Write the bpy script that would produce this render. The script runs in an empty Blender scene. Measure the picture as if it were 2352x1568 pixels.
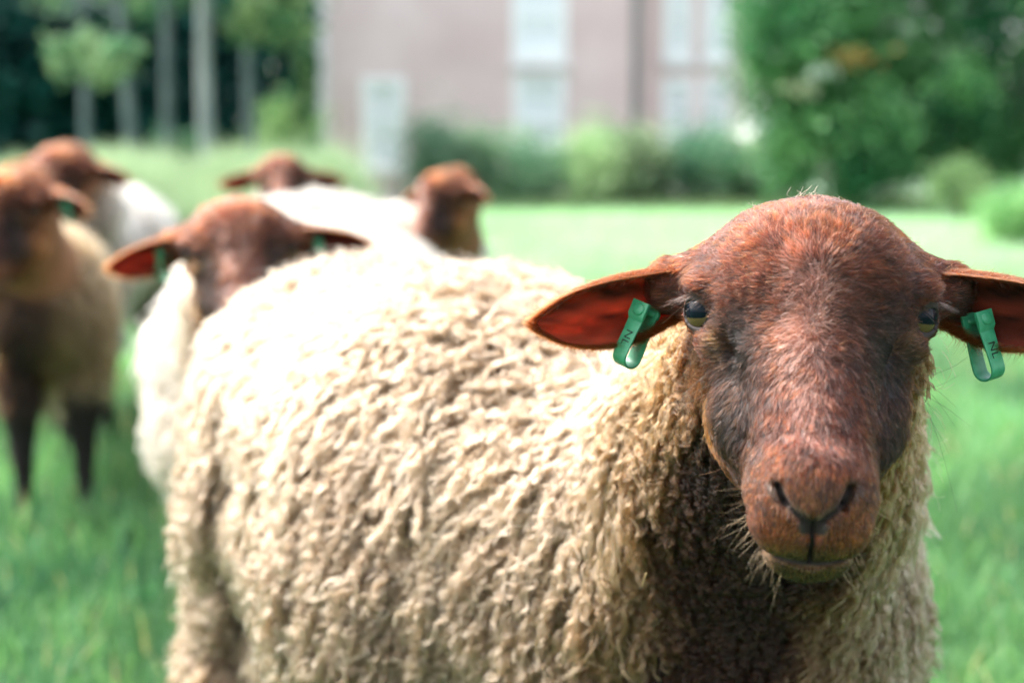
import bpy, math, random
import numpy as np
from mathutils import Vector, Matrix

rng = np.random.default_rng(7)
random.seed(7)
scene = bpy.context.scene
COL = scene.collection

# ------------------------------------------------------------------ camera
CAM = np.array([0.0, 0.0, 0.78])
FPX = 3267.0                                   # focal length in units of a 2352 px wide frame (50 mm)
PITCH = math.atan((784 - 400) / FPX)
cd = bpy.data.cameras.new('camera'); cam = bpy.data.objects.new('camera', cd); COL.objects.link(cam)
cam.location = CAM; cam.rotation_euler = (math.pi / 2 - PITCH, 0, 0)
cd.lens = 50.0; cd.sensor_width = 36.0; cd.clip_start = 0.02; cd.clip_end = 500
cd.dof.use_dof = True; cd.dof.focus_distance = 0.825; cd.dof.aperture_fstop = 3.9; cd.dof.aperture_blades = 0
scene.camera = cam

# ------------------------------------------------------------------ light
SUN_EL, SUN_AZ = math.radians(56), math.radians(-68)       # azimuth from +Y (view direction) towards +X
w = bpy.data.worlds.new('World'); scene.world = w; w.use_nodes = True
nt = w.node_tree; bg = nt.nodes['Background']
sky = nt.nodes.new('ShaderNodeTexSky'); sky.sky_type = 'NISHITA'; sky.sun_disc = False
sky.sun_elevation = SUN_EL; sky.sun_rotation = SUN_AZ; sky.air_density = 1.2; sky.dust_density = 4.0; sky.ozone_density = 1.0
hs = nt.nodes.new('ShaderNodeHueSaturation'); hs.inputs['Saturation'].default_value = .45      # thin bright cloud
nt.links.new(sky.outputs[0], hs.inputs['Color']); nt.links.new(hs.outputs[0], bg.inputs[0]); bg.inputs[1].default_value = 0.115
sd = bpy.data.lights.new('sun', 'SUN'); sun = bpy.data.objects.new('sun', sd); COL.objects.link(sun)
sd.energy = 2.1; sd.angle = math.radians(35); sd.color = (1.0, 0.975, 0.94)
sdir = Vector((math.sin(SUN_AZ) * math.cos(SUN_EL), math.cos(SUN_AZ) * math.cos(SUN_EL), math.sin(SUN_EL)))
sun.rotation_euler = sdir.to_track_quat('Z', 'Y').to_euler(); sun.location = (0, 0, 20)
vs = scene.view_settings
scene.display_settings.display_device = 'sRGB'
vs.view_transform = 'Standard'; vs.look = 'None'; vs.gamma = 1.0; vs.use_curve_mapping = False
vs.exposure = 2.42
cy = scene.cycles
cy.use_denoising = True
try: cy.denoiser = 'OPENIMAGEDENOISE'; cy.denoising_input_passes = 'RGB_ALBEDO_NORMAL'
except Exception: pass
cy.max_bounces = 8; cy.diffuse_bounces = 4; cy.glossy_bounces = 3; cy.transmission_bounces = 6; cy.transparent_max_bounces = 8
cy.sample_clamp_indirect = 6; cy.caustics_reflective = False; cy.caustics_refractive = False
cy.use_adaptive_sampling = True; cy.adaptive_threshold = 0.012
try: scene.cycles_curves.shape = 'RIBBONS'; scene.cycles_curves.subdivisions = 2
except Exception: pass

# ------------------------------------------------------------------ helpers
_c, _s = math.cos(PITCH), math.sin(PITCH)
def at(px, py, depth):
    """world point seen at photo pixel (2352x1568 space) at this distance along the optical axis"""
    u = (px - 1176) / FPX * depth; v = (784 - py) / FPX * depth
    return np.array([u, depth * _c + v * _s, CAM[2] - depth * _s + v * _c])

def link(o, parent=None):
    COL.objects.link(o)
    if parent is not None: o.parent = parent
    return o
def tag(o, label=None, cat=None, group=None, kind=None):
    for k, v in (('label', label), ('category', cat), ('group', group), ('kind', kind)):
        if v: o[k] = v
    return o
def empty(name, loc=(0, 0, 0), parent=None):
    o = bpy.data.objects.new(name, None); o.empty_display_size = 0.1; o.location = loc
    return link(o, parent)

def mesh_obj(name, V, faces, mats, parent=None, smooth=True, cols=None, midx=None, origin=None):
    """faces: (n,3|4) array or list of such arrays; vertices in world space, origin = parent location"""
    V = np.asarray(V, np.float64)
    if origin is not None: V = V - np.asarray(origin)
    me = bpy.data.meshes.new(name)
    if isinstance(faces, list) and len(faces) and isinstance(faces[0], np.ndarray) and faces[0].ndim == 2:
        groups = faces
    else:
        groups = [np.asarray(faces)] if isinstance(faces, np.ndarray) else None
    if groups is not None:
        nf = sum(len(g) for g in groups); loops = np.concatenate([g.ravel() for g in groups])
        sizes = np.concatenate([np.full(len(g), g.shape[1]) for g in groups])
        me.vertices.add(len(V)); me.vertices.foreach_set('co', V.astype(np.float32).ravel())
        me.loops.add(len(loops)); me.loops.foreach_set('vertex_index', loops.astype(np.int32))
        me.polygons.add(nf); st = np.concatenate([[0], np.cumsum(sizes)[:-1]])
        me.polygons.foreach_set('loop_start', st.astype(np.int32))
        try: me.polygons.foreach_set('loop_total', sizes.astype(np.int32))
        except Exception: pass
        me.update(calc_edges=True)
    else:
        me.from_pydata([tuple(v) for v in V], [], [tuple(f) for f in faces]); me.update()
    for m in (mats if isinstance(mats, (list, tuple)) else [mats]): me.materials.append(m)
    n = len(me.polygons)
    me.polygons.foreach_set('use_smooth', np.full(n, bool(smooth)))
    if midx is not None: me.polygons.foreach_set('material_index', np.asarray(midx, np.int32))
    if cols is not None:
        a = me.attributes.new('col', 'FLOAT_COLOR', 'POINT')
        c4 = np.ones((len(V), 4), np.float32); c4[:, :3] = cols
        a.data.foreach_set('color', c4.ravel())
    o = bpy.data.objects.new(name, me)
    return link(o, parent)

def hair_obj(name, P, R, C, mat, parent=None, origin=None):
    """P (n,k,3) world points, R (n,k) radii, C (n,3) colour of each strand"""
    n, k, _ = P.shape
    if origin is not None: P = P - np.asarray(origin)
    cu = bpy.data.hair_curves.new(name)
    cu.add_curves([k] * n)
    cu.attributes['position'].data.foreach_set('vector', P.astype(np.float32).ravel())
    r = cu.attributes.get('radius') or cu.attributes.new('radius', 'FLOAT', 'POINT')
    r.data.foreach_set('value', np.broadcast_to(R, (n, k)).astype(np.float32).ravel())
    a = cu.attributes.new('col', 'FLOAT_COLOR', 'CURVE')
    c4 = np.ones((n, 4), np.float32); c4[:, :3] = C
    if mat is M_FUR: c4[:, :3] = .84 * c4[:, :3] ** 1.74
    if mat is M_WOOL: c4[:, :3] = .84 * c4[:, :3] ** 2.35
    a.data.foreach_set('color', c4.ravel())
    cu.materials.append(mat)
    o = bpy.data.objects.new(name, cu); o['kind'] = 'stuff'
    return link(o, parent)

_tab = rng.random((32, 32, 32)).astype(np.float32)
def vnoise(P, scale, seed=0):
    """value noise in -1..1; P (n,3)"""
    q = np.asarray(P) / scale + seed * 7.31
    i = np.floor(q).astype(np.int64); f = (q - i); f = f * f * (3 - 2 * f)
    out = 0
    for dx in (0, 1):
        wx = f[..., 0] if dx else 1 - f[..., 0]
        for dy in (0, 1):
            wy = f[..., 1] if dy else 1 - f[..., 1]
            for dz in (0, 1):
                wz = f[..., 2] if dz else 1 - f[..., 2]
                out = out + wx * wy * wz * _tab[(i[..., 0] + dx) & 31, (i[..., 1] + dy) & 31, (i[..., 2] + dz) & 31]
    return out * 2 - 1
def fbm(P, scale, seed=0, octaves=3):
    a, s, o = 1.0, scale, 0
    for k in range(octaves):
        o = o + a * vnoise(P, s, seed + k); a *= .5; s *= .5
    return o / 1.75
def unit(v): return v / (np.linalg.norm(v, axis=-1, keepdims=True) + 1e-12)
def sstep(a, b, x):
    t = np.clip((x - a) / (b - a), 0, 1); return t * t * (3 - 2 * t)

# signed distances (X,Y,Z arrays)
def ell(X, Y, Z, c, r):
    x, y, z = (X - c[0]) / r[0], (Y - c[1]) / r[1], (Z - c[2]) / r[2]
    k0 = np.sqrt(x * x + y * y + z * z) + 1e-9
    k1 = np.sqrt((x / r[0]) ** 2 + (y / r[1]) ** 2 + (z / r[2]) ** 2) + 1e-9
    return k0 * (k0 - 1) / k1
def cone(X, Y, Z, a, b, ra, rb, fx=1.0):
    a = np.asarray(a, float); b = np.asarray(b, float); d = b - a; L2 = d @ d
    t = np.clip(((X - a[0]) * d[0] + (Y - a[1]) * d[1] + (Z - a[2]) * d[2]) / L2, 0, 1)
    q = np.sqrt(((X - a[0] - t * d[0]) / fx) ** 2 + (Y - a[1] - t * d[1]) ** 2 + (Z - a[2] - t * d[2]) ** 2)
    return q - (ra + (rb - ra) * t)
def smin(a, b, k):
    h = np.clip(0.5 + 0.5 * (b - a) / k, 0, 1)
    return b + (a - b) * h - k * h * (1 - h)
def smax(a, b, k): return -smin(-a, -b, k)

def surface_nets(F, xs, ys, zs):
    F = F.astype(np.float32); S = F < 0
    nx, ny, nz = F.shape
    cnt = np.zeros((nx - 1, ny - 1, nz - 1), np.float32)
    acc = np.zeros((nx - 1, ny - 1, nz - 1, 3), np.float32)
    ax = (xs, ys, zs)
    cellsl = lambda o: tuple(slice(o[k], o[k] + (nx, ny, nz)[k] - 1) for k in range(3))
    base = [slice(0, nx - 1), slice(0, ny - 1), slice(0, nz - 1)]
    mixed = np.zeros((nx - 1, ny - 1, nz - 1), bool)
    s0 = S[:-1, :-1, :-1]
    for o in np.ndindex(2, 2, 2): mixed |= (S[cellsl(o)] != s0)
    idx = np.argwhere(mixed)
    I, J, K = idx.T
    pos = np.zeros((len(idx), 3)); c = np.zeros(len(idx))
    for e in range(3):
        o1, o2 = [k for k in range(3) if k != e]
        for a in (0, 1):
            for b in (0, 1):
                off = [0, 0, 0]; off[o1] = a; off[o2] = b
                p = (I + off[0], J + off[1], K + off[2])
                off2 = list(off); off2[e] = 1
                q = (I + off2[0], J + off2[1], K + off2[2])
                fa, fb = F[p], F[q]; m = (fa < 0) != (fb < 0)
                t = np.where(m, fa / np.where(m, fa - fb, 1), 0)
                for k in range(3):
                    va = ax[k][p[k]]; vb = ax[k][q[k]]
                    pos[:, k] += np.where(m, va + (vb - va) * t, 0)
                c += m
    pos /= c[:, None]
    vid = -np.ones(mixed.shape, np.int64); vid[I, J, K] = np.arange(len(idx))
    faces = []
    for e in range(3):
        o1, o2 = [(1, 2), (2, 0), (0, 1)][e]
        sl_a = [slice(None)] * 3; sl_b = [slice(None)] * 3
        sl_a[e] = slice(0, -1); sl_b[e] = slice(1, None)
        for o in (o1, o2): sl_a[o] = slice(1, -1); sl_b[o] = slice(1, -1)
        A, B = S[tuple(sl_a)], S[tuple(sl_b)]
        ch = np.argwhere(A != B)
        if not len(ch): continue
        g = ch.copy(); g[:, o1] += 1; g[:, o2] += 1
        def vv(d1, d2):
            h = g.copy(); h[:, o1] += d1; h[:, o2] += d2
            return vid[h[:, 0], h[:, 1], h[:, 2]]
        quad = np.stack([vv(-1, -1), vv(0, -1), vv(0, 0), vv(-1, 0)], 1)
        flip = ~A[ch[:, 0], ch[:, 1], ch[:, 2]]
        quad[flip] = quad[flip][:, ::-1]
        faces.append(quad)
    return pos, np.concatenate(faces)

def relax(V, Q, it=2, f=0.5):
    n = len(V)
    for _ in range(it):
        s = np.zeros_like(V); c = np.zeros(n)
        for a, b in ((0, 1), (1, 2), (2, 3), (3, 0)):
            for i, j in ((a, b), (b, a)):
                for k in range(3): s[:, k] += np.bincount(Q[:, i], V[Q[:, j], k], n)
                c += np.bincount(Q[:, i], minlength=n)
        V = V + f * (s / np.maximum(c, 1)[:, None] - V)
    return V

def vnormals(V, Q):
    fn = np.cross(V[Q[:, 2]] - V[Q[:, 0]], V[Q[:, 3]] - V[Q[:, 1]])
    N = np.zeros_like(V)
    for k in range(4):
        for a in range(3): N[:, a] += np.bincount(Q[:, k], fn[:, a], len(V))
    return unit(N)
def sample(V, Q, N, n, wt=None):
    """n random points on a quad mesh; returns points and smooth normals"""
    fn = np.cross(V[Q[:, 2]] - V[Q[:, 0]], V[Q[:, 3]] - V[Q[:, 1]])
    A = np.linalg.norm(fn, axis=1) / 2
    if wt is not None: A = A * wt(V[Q].mean(1), unit(fn))
    f = rng.choice(len(Q), n, p=A / A.sum())
    u, v = rng.random(n)[:, None], rng.random(n)[:, None]
    q = Q[f]
    bl = lambda W: (W[q[:, 0]] * (1 - u) + W[q[:, 1]] * u) * (1 - v) + (W[q[:, 3]] * (1 - u) + W[q[:, 2]] * u) * v
    return bl(V), unit(bl(N))

# ------------------------------------------------------------------ materials
def mat(name, base=(.5, .5, .5), rough=.7, spec=.3):
    m = bpy.data.materials.new(name); m.use_nodes = True
    b = m.node_tree.nodes['Principled BSDF']
    b.inputs['Base Color'].default_value = (*base, 1); b.inputs['Roughness'].default_value = rough
    b.inputs['Specular IOR Level'].default_value = spec
    return m
def noise_mat(name, c1, c2, scale=5, rough=.8, spec=.2, detail=5, bump=0, c3=None, stretch=None):
    m = mat(name, c1, rough, spec); n = m.node_tree.nodes; l = m.node_tree.links; b = n['Principled BSDF']
    tc = n.new('ShaderNodeTexCoord'); mp = n.new('ShaderNodeMapping'); l.new(tc.outputs['Object'], mp.inputs[0])
    if stretch: mp.inputs['Scale'].default_value = stretch
    t = n.new('ShaderNodeTexNoise'); t.inputs['Scale'].default_value = scale; t.inputs['Detail'].default_value = detail
    l.new(mp.outputs[0], t.inputs['Vector'])
    r = n.new('ShaderNodeValToRGB'); r.color_ramp.elements[0].position = .35; r.color_ramp.elements[1].position = .65
    r.color_ramp.elements[0].color = (*c1, 1); r.color_ramp.elements[1].color = (*c2, 1)
    if c3: e = r.color_ramp.elements.new(.52); e.color = (*c3, 1)
    l.new(t.outputs['Fac'], r.inputs[0]); l.new(r.outputs[0], b.inputs['Base Color'])
    if bump:
        bp = n.new('ShaderNodeBump'); bp.inputs['Strength'].default_value = bump; bp.inputs['Distance'].default_value = .02
        l.new(t.outputs['Fac'], bp.inputs['Height']); l.new(bp.outputs[0], b.inputs['Normal'])
    return m
def leafy_mat(name, trans=.45, rough=.5, spec=.3, tint=(1, 1, 1)):
    """colour from attribute 'col'; part of the light passes through (leaves, wool fibre)"""
    m = bpy.data.materials.new(name); m.use_nodes = True; n = m.node_tree.nodes; l = m.node_tree.links
    b = n['Principled BSDF']; out = n['Material Output']
    a = n.new('ShaderNodeAttribute'); a.attribute_name = 'col'
    tr = n.new('ShaderNodeBsdfTranslucent'); mx = n.new('ShaderNodeMixShader')
    mul = n.new('ShaderNodeMix'); mul.data_type = 'RGBA'; mul.blend_type = 'MULTIPLY'; mul.inputs[0].default_value = 1
    mul.inputs[7].default_value = (*tint, 1)
    l.new(a.outputs['Color'], b.inputs['Base Color']); l.new(a.outputs['Color'], mul.inputs[6]); l.new(mul.outputs[2], tr.inputs[0])
    b.inputs['Roughness'].default_value = rough; b.inputs['Specular IOR Level'].default_value = spec
    mx.inputs[0].default_value = trans
    l.new(b.outputs[0], mx.inputs[1]); l.new(tr.outputs[0], mx.inputs[2]); l.new(mx.outputs[0], out.inputs['Surface'])
    return m
def skin_mat(name, rough=.7, bump=0.0):
    m = mat(name, (.2, .1, .05), rough, .3); n = m.node_tree.nodes; l = m.node_tree.links
    a = n.new('ShaderNodeAttribute'); a.attribute_name = 'col'
    l.new(a.outputs['Color'], n['Principled BSDF'].inputs['Base Color'])
    if bump:
        t = n.new('ShaderNodeTexNoise'); t.inputs['Scale'].default_value = 300
        tc = n.new('ShaderNodeTexCoord'); l.new(tc.outputs['Object'], t.inputs['Vector'])
        bp = n.new('ShaderNodeBump'); bp.inputs['Strength'].default_value = bump; bp.inputs['Distance'].default_value = .002
        l.new(t.outputs['Fac'], bp.inputs['Height']); l.new(bp.outputs[0], n['Principled BSDF'].inputs['Normal'])
    return m

M_SKINHAIR = skin_mat('dry_stalk', .7)
M_SKIN = skin_mat('sheep_skin', .75, .25)
def hair_mat(name, rough, radial):
    m = bpy.data.materials.new(name); m.use_nodes = True
    n = m.node_tree.nodes; n.remove(n['Principled BSDF']); h = n.new('ShaderNodeBsdfHairPrincipled')
    h.model = 'CHIANG'; h.parametrization = 'COLOR'; a = n.new('ShaderNodeAttribute'); a.attribute_name = 'col'
    m.node_tree.links.new(a.outputs['Color'], h.inputs['Color']); m.node_tree.links.new(h.outputs[0], n['Material Output'].inputs['Surface'])
    h.inputs['Roughness'].default_value = rough; h.inputs['Radial Roughness'].default_value = radial
    h.inputs['IOR'].default_value = 1.42
    return m
M_FUR = hair_mat('face_hair', .34, .5)
M_WOOL = hair_mat('wool_fibre', .42, .55)
M_LEAF = leafy_mat('leaf', .5, .45, .35)
M_GRASS = leafy_mat('grass_blade', .45, .6, .2, (1.0, 1.05, .7))
M_EAR = leafy_mat('thin_ear', .5, .7, .2, (3.0, 0.6, .3))
M_EYE = skin_mat('eyeball', .04); M_EYE.node_tree.nodes['Principled BSDF'].inputs['Specular IOR Level'].default_value = .09; M_EYE.node_tree.nodes['Principled BSDF'].inputs['Coat Weight'].default_value = 0.0
M_EYE.node_tree.nodes['Principled BSDF'].inputs['Coat Roughness'].default_value = .02
M_TAG = noise_mat('green_plastic', (.022, .21, .10), (.04, .27, .135), 220, .38, .5, 4)
M_TAG.node_tree.nodes['Principled BSDF'].inputs['Subsurface Weight'].default_value = .12
M_TAG.node_tree.nodes['Principled BSDF'].inputs['Subsurface Radius'].default_value = (.002, .006, .003)
M_INK = mat('black_print', (.008, .015, .012), .5)
M_BARK = noise_mat('grey_bark', (.15, .18, .175), (.33, .35, .34), 3, .9, .1, 6, .6, stretch=(3, 3, .6))
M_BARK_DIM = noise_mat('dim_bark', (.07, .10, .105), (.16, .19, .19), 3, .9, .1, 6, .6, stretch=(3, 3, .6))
M_BRICK = noise_mat('pale_brick', (.64, .49, .48), (.79, .64, .63), .35, .9, .1, 8, c3=(.71, .56, .55))
M_STONE = noise_mat('pale_stone', (.62, .60, .59), (.75, .73, .72), 2, .8, .2)
M_WHITE = mat('white_paint', (.88, .88, .88), .5, .3)
M_GLASS = mat('window_glass', (.86, .90, .92), .4, .3)  # pale base stands in for sky reflected in the panes
M_ROOF = noise_mat('slate', (.08, .09, .1), (.14, .15, .16), 4, .7)
M_PATH = noise_mat('gravel', (.22, .19, .17), (.30, .26, .23), 9, .95, .1)

# ------------------------------------------------------------------ ground, path, grass
def ground_mat():
    m = mat('meadow', (.06, .15, .04), .9, .1); n = m.node_tree.nodes; l = m.node_tree.links; b = n['Principled BSDF']
    tc = n.new('ShaderNodeTexCoord')
    t = n.new('ShaderNodeTexNoise'); t.inputs['Scale'].default_value = 1.6; t.inputs['Detail'].default_value = 8
    t2 = n.new('ShaderNodeTexNoise'); t2.inputs['Scale'].default_value = 14; t2.inputs['Detail'].default_value = 6
    l.new(tc.outputs['Object'], t.inputs['Vector']); l.new(tc.outputs['Object'], t2.inputs['Vector'])
    r = n.new('ShaderNodeValToRGB'); e = r.color_ramp.elements
    e[0].position = .3; e[0].color = (.012, .045, .016, 1); e[1].position = .7; e[1].color = (.05, .12, .05, 1)
    mx = n.new('ShaderNodeMath'); mx.operation = 'MULTIPLY_ADD'; mx.inputs[1].default_value = .5
    l.new(t.outputs['Fac'], mx.inputs[0])
    md = n.new('ShaderNodeMath'); md.operation = 'MULTIPLY'; md.inputs[1].default_value = .5
    l.new(t2.outputs['Fac'], md.inputs[0]); l.new(md.outputs[0], mx.inputs[2])
    l.new(mx.outputs[0], r.inputs[0])
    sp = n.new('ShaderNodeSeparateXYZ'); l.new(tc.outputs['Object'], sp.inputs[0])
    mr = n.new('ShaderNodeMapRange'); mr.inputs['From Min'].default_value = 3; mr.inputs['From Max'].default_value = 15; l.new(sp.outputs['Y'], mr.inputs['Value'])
    dm = n.new('ShaderNodeMix'); dm.data_type = 'RGBA'; dm.inputs[7].default_value = (.17, .23, .16, 1)  # paler far off: haze and grazing sheen painted into the ground colour
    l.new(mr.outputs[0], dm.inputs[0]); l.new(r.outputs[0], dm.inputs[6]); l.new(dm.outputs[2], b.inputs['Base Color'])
    bp = n.new('ShaderNodeBump'); bp.inputs['Strength'].default_value = .8; bp.inputs['Distance'].default_value = .05
    l.new(t2.outputs['Fac'], bp.inputs['Height']); l.new(bp.outputs[0], b.inputs['Normal'])
    b.inputs['Sheen Weight'].default_value = .05; b.inputs['Sheen Roughness'].default_value = .5
    b.inputs['Sheen Tint'].default_value = (.75, 1, .7, 1)
    return m
G = 200
V = np.array([(x, y, 0) for y in (-60, 0, 30, 60, 300) for x in (-G, -20, 20, G)], float)
Q = np.array([(j * 4 + i, j * 4 + i + 1, j * 4 + i + 5, j * 4 + i + 4) for j in range(4) for i in range(3)])
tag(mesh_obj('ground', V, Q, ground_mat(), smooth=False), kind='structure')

def blades(name, X, Y, H, W, C, lean=.5, z0=None, matl=None):
    n = len(X); a = rng.random(n) * 2 * np.pi; b = rng.random(n) * 2 * np.pi
    base = np.stack([X, Y, np.zeros(n) if z0 is None else z0], 1)
    side = np.stack([np.cos(a), np.sin(a), 0 * a], 1) * W[:, None] / 2
    ld = np.stack([np.cos(b), np.sin(b), 0 * b], 1) * (H * lean * rng.random(n))[:, None]
    up = np.array([0, 0, 1.0])
    mid = base + up * (H * .55)[:, None] + ld * .35
    tip = base + up * H[:, None] + ld
    V = np.stack([base - side, base + side, mid + side * .8, mid - side * .8, tip], 1).reshape(-1, 3)
    k = np.arange(n)[:, None] * 5
    fq = k + np.array([[0, 1, 2, 3]]); ft = k + np.array([[3, 2, 4]])
    return mesh_obj(name, V, [fq, ft], matl or M_GRASS, smooth=False, cols=np.repeat(C, 5, 0))
n = 250000
yy = .3 + 27 * rng.random(n) ** 1.9
xx = (rng.random(n) * 2 - 1) * (0.56 * yy + 1.6)
pz = np.stack([xx, yy, 0 * xx], 1); big = (1 + 1.0 * fbm(pz * [1.3, .7, 1], .5, 13))[:, None].clip(.3, 2); nz = fbm(pz, .6, 3)[:, None]; nz2 = fbm(pz, .16, 5)
Cg = np.array([[.065, .18, .085]]) * (1 + .04 * yy[:, None]) + sstep(3, 14, yy)[:, None] * np.array([[.22, .21, .21]]) + nz * np.array([[.10, .17, .06]]) + nz2[:, None] * np.array([[.05, .09, .03]]) + rng.random((n, 1)) * np.array([[.09, .12, .04]])  # blades pale with distance, haze and sheen put into their colour
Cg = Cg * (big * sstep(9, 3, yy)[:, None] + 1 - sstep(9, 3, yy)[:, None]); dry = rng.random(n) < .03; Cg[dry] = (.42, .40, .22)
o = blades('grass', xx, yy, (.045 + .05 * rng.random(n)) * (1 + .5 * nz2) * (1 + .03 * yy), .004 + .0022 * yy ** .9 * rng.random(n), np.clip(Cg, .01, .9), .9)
tag(o, 'short bright green pasture grass covering the meadow around the sheep', 'grass', kind='stuff')
# tall pale grass in front of the wood
n = 26000
yy = 13 + 5 * rng.random(n); xx = (at(-60, 400, 1)[0] + rng.random(n) * (at(960, 400, 1)[0] - at(-60, 400, 1)[0])) * yy
nn = fbm(np.stack([xx, yy * .3, 0 * xx], 1), .55, 9)
hh = (.66 + .55 * nn + .25 * rng.random(n)) * np.clip((at(1000, 400, 1)[0] - xx / yy) * 14, .25, 1)
Cg = np.array([[.27, .36, .26]]) + rng.random((n, 1)) * np.array([[.12, .14, .10]])
o = blades('tall_grass', xx, yy, hh, .012 + .02 * rng.random(n), Cg, .35)
tag(o, 'tall pale green grass standing along the edge of the wood', 'tall grass', kind='stuff')

n = 26000
yy = 27.2 + 9.5 * rng.random(n) ** .8; xx = (at(1040, 400, 1)[0] + rng.random(n) * (at(2150, 400, 1)[0] - at(1040, 400, 1)[0])) * yy
o = blades('border_grass', xx, yy, .12 + .22 * rng.random(n), .02 + .03 * rng.random(n), np.array([[.13, .22, .11]]) + rng.random((n, 1)) * np.array([[.12, .12, .09]]), .4)
tag(o, 'rough unmown grass along the foot of the shrubs before the house', 'rough grass', kind='stuff')

# ------------------------------------------------------------------ foliage and trees
def leaves(name, P, size, C, parent=None, origin=None, up=.4):
    n = len(P); d = unit(rng.normal(size=(n, 3)) + np.array([0, 0, up])); t = unit(np.cross(d, rng.normal(size=(n, 3))))
    b = np.cross(d, t); s = (size * (.6 + .8 * rng.random(n)))[:, None]
    V = np.stack([P - t * s * .55, P + b * s * .28 + d * s * .06, P + t * s * .6, P - b * s * .28 + d * s * .06], 1).reshape(-1, 3)
    return mesh_obj(name, V, np.arange(4 * n).reshape(-1, 4), M_LEAF, parent, False, np.repeat(C, 4, 0), origin=origin)
def blob_points(center, radii, n, clumps, cr, seed=0, hollow=.55):
    """leaf positions gathered in clumps through an uneven crown"""
    cc = unit(rng.normal(size=(clumps, 3))) * (hollow + (1 - hollow) * rng.random((clumps, 1)) ** .6)
    cc = np.asarray(center) + cc * np.asarray(radii)
    k = rng.integers(0, clumps, n)
    P = cc[k] + rng.normal(size=(n, 3)) * cr * (.6 + .8 * rng.random((clumps, 1))[k])
    return P, k
def tint(k, clumps, c1, c2, n):
    v = rng.random(clumps)[k][:, None]; v = sstep(.2, .95, v); c1, c2 = np.array(c1), np.array(c2)
    return np.clip((c1 + (c2 - c1) * v) * (.75 + .5 * rng.random((n, 1))), .004, 1)
def tube(pts, rad, seg=10):
    pts = np.asarray(pts, float); n = len(pts); V = []; F = []
    for i in range(n):
        d = unit(pts[min(i + 1, n - 1)] - pts[max(i - 1, 0)]); a = unit(np.cross(d, [0.31, .9, .05])); b = np.cross(d, a)
        for k in range(seg):
            th = 2 * np.pi * k / seg; V.append(pts[i] + (a * math.cos(th) + b * math.sin(th)) * rad[i])
    for i in range(n - 1):
        for k in range(seg): F.append((i * seg + k, i * seg + (k + 1) % seg, (i + 1) * seg + (k + 1) % seg, (i + 1) * seg + k))
    return np.array(V), np.array(F)
def join(parts):
    V = []; F = []; o = 0
    for v, f in parts: V.append(v); F.append(f + o); o += len(v)
    return np.concatenate(V), np.concatenate(F)

def forest_tree(px, depth, wpx, label, h, crown, c1, c2, nleaf=5000, lean=0.0):
    b = at(px, 400, depth); b[2] = 0
    r = wpx * .60 / FPX * depth / 2
    root = empty('tree', b); tag(root, label, 'tree', 'grey trunked trees at the edge of the wood')
    zz = np.linspace(-.1, h, 12)
    pts = np.stack([b[0] + lean * zz + .04 * np.sin(zz * .9 + px), b[1] + .05 * np.cos(zz), zz], 1)
    tr = [tube(pts, r * (1.25 - .35 * zz / h - .15 * sstep(0, .6, zz)), 14)]
    for k in range(7):
        z = h * (.35 + .6 * rng.random()); a = rng.random() * 6.28; L = .8 + 1.6 * rng.random()
        p0 = np.array([b[0] + lean * z, b[1], z]); s = np.linspace(0, 1, 5)[:, None]
        q = p0 + np.array([math.cos(a) * L, math.sin(a) * L, .5 * L]) * s + np.array([0, 0, -.3]) * s ** 2
        tr.append(tube(q, r * .28 * (1 - .8 * s[:, 0]), 6))
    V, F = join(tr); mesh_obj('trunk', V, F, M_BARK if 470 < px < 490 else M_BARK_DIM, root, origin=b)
    Ps = []; ks = []
    for j, (c, rad, nn) in enumerate(crown):
        P, k = blob_points(c, rad, nn, 14, min(rad) * .33); Ps.append(P); ks.append(k + 14 * j)
    P = np.concatenate(Ps); k = np.concatenate(ks)
    leaves('crown', P, .13, tint(k, 14 * len(crown), c1, c2, len(P)), root, b)
    return root
D = 21.0
def A(px, py, d): return at(px, py, d)
LG1, LG2 = (.09, .20, .09), (.24, .36, .18)
forest_tree(205, 23, 32, 'thinnest grey trunk at the far left, leafy spray above it', 7.5,
            [(A(215, 135, 20), (.62, .6, .26), 800), (A(170, -60, 23), (.8, .8, .5), 500)], LG1, LG2)
forest_tree(296, 22, 42, 'grey trunk crossed by a pale green leafy spray', 8,
            [(A(290, 135, 19.5), (.35, .5, .18), 300), (A(330, -30, 22), (.7, .8, .4), 500)], (.08, .2, .09), LG2)
forest_tree(388, 21.5, 36, 'slim grey trunk just left of the palest trunk', 8,
            [(A(400, -90, 21), (.9, .8, .5), 900), (A(420, 330, 22.5), (.4, .4, .25), 300)], (.05, .15, .08), (.12, .24, .12))
forest_tree(481, 19.5, 50, 'thickest and palest grey trunk in the middle of the row', 8.5,
            [(A(480, -190, 19), (1.2, 1, .7), 1500)], (.06, .16, .08), (.14, .26, .12))
forest_tree(574, 21, 40, 'rightmost grey trunk, leaning slightly, beside yellow green leaves', 8,
            [(A(640, 20, 20), (.42, .6, .45), 700), (A(690, 190, 20), (.14, .4, .9), 600), (A(570, 40, 19), (.3, .4, .3), 350)],
            (.04, .13, .05), (.26, .37, .16), lean=.02)
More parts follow.
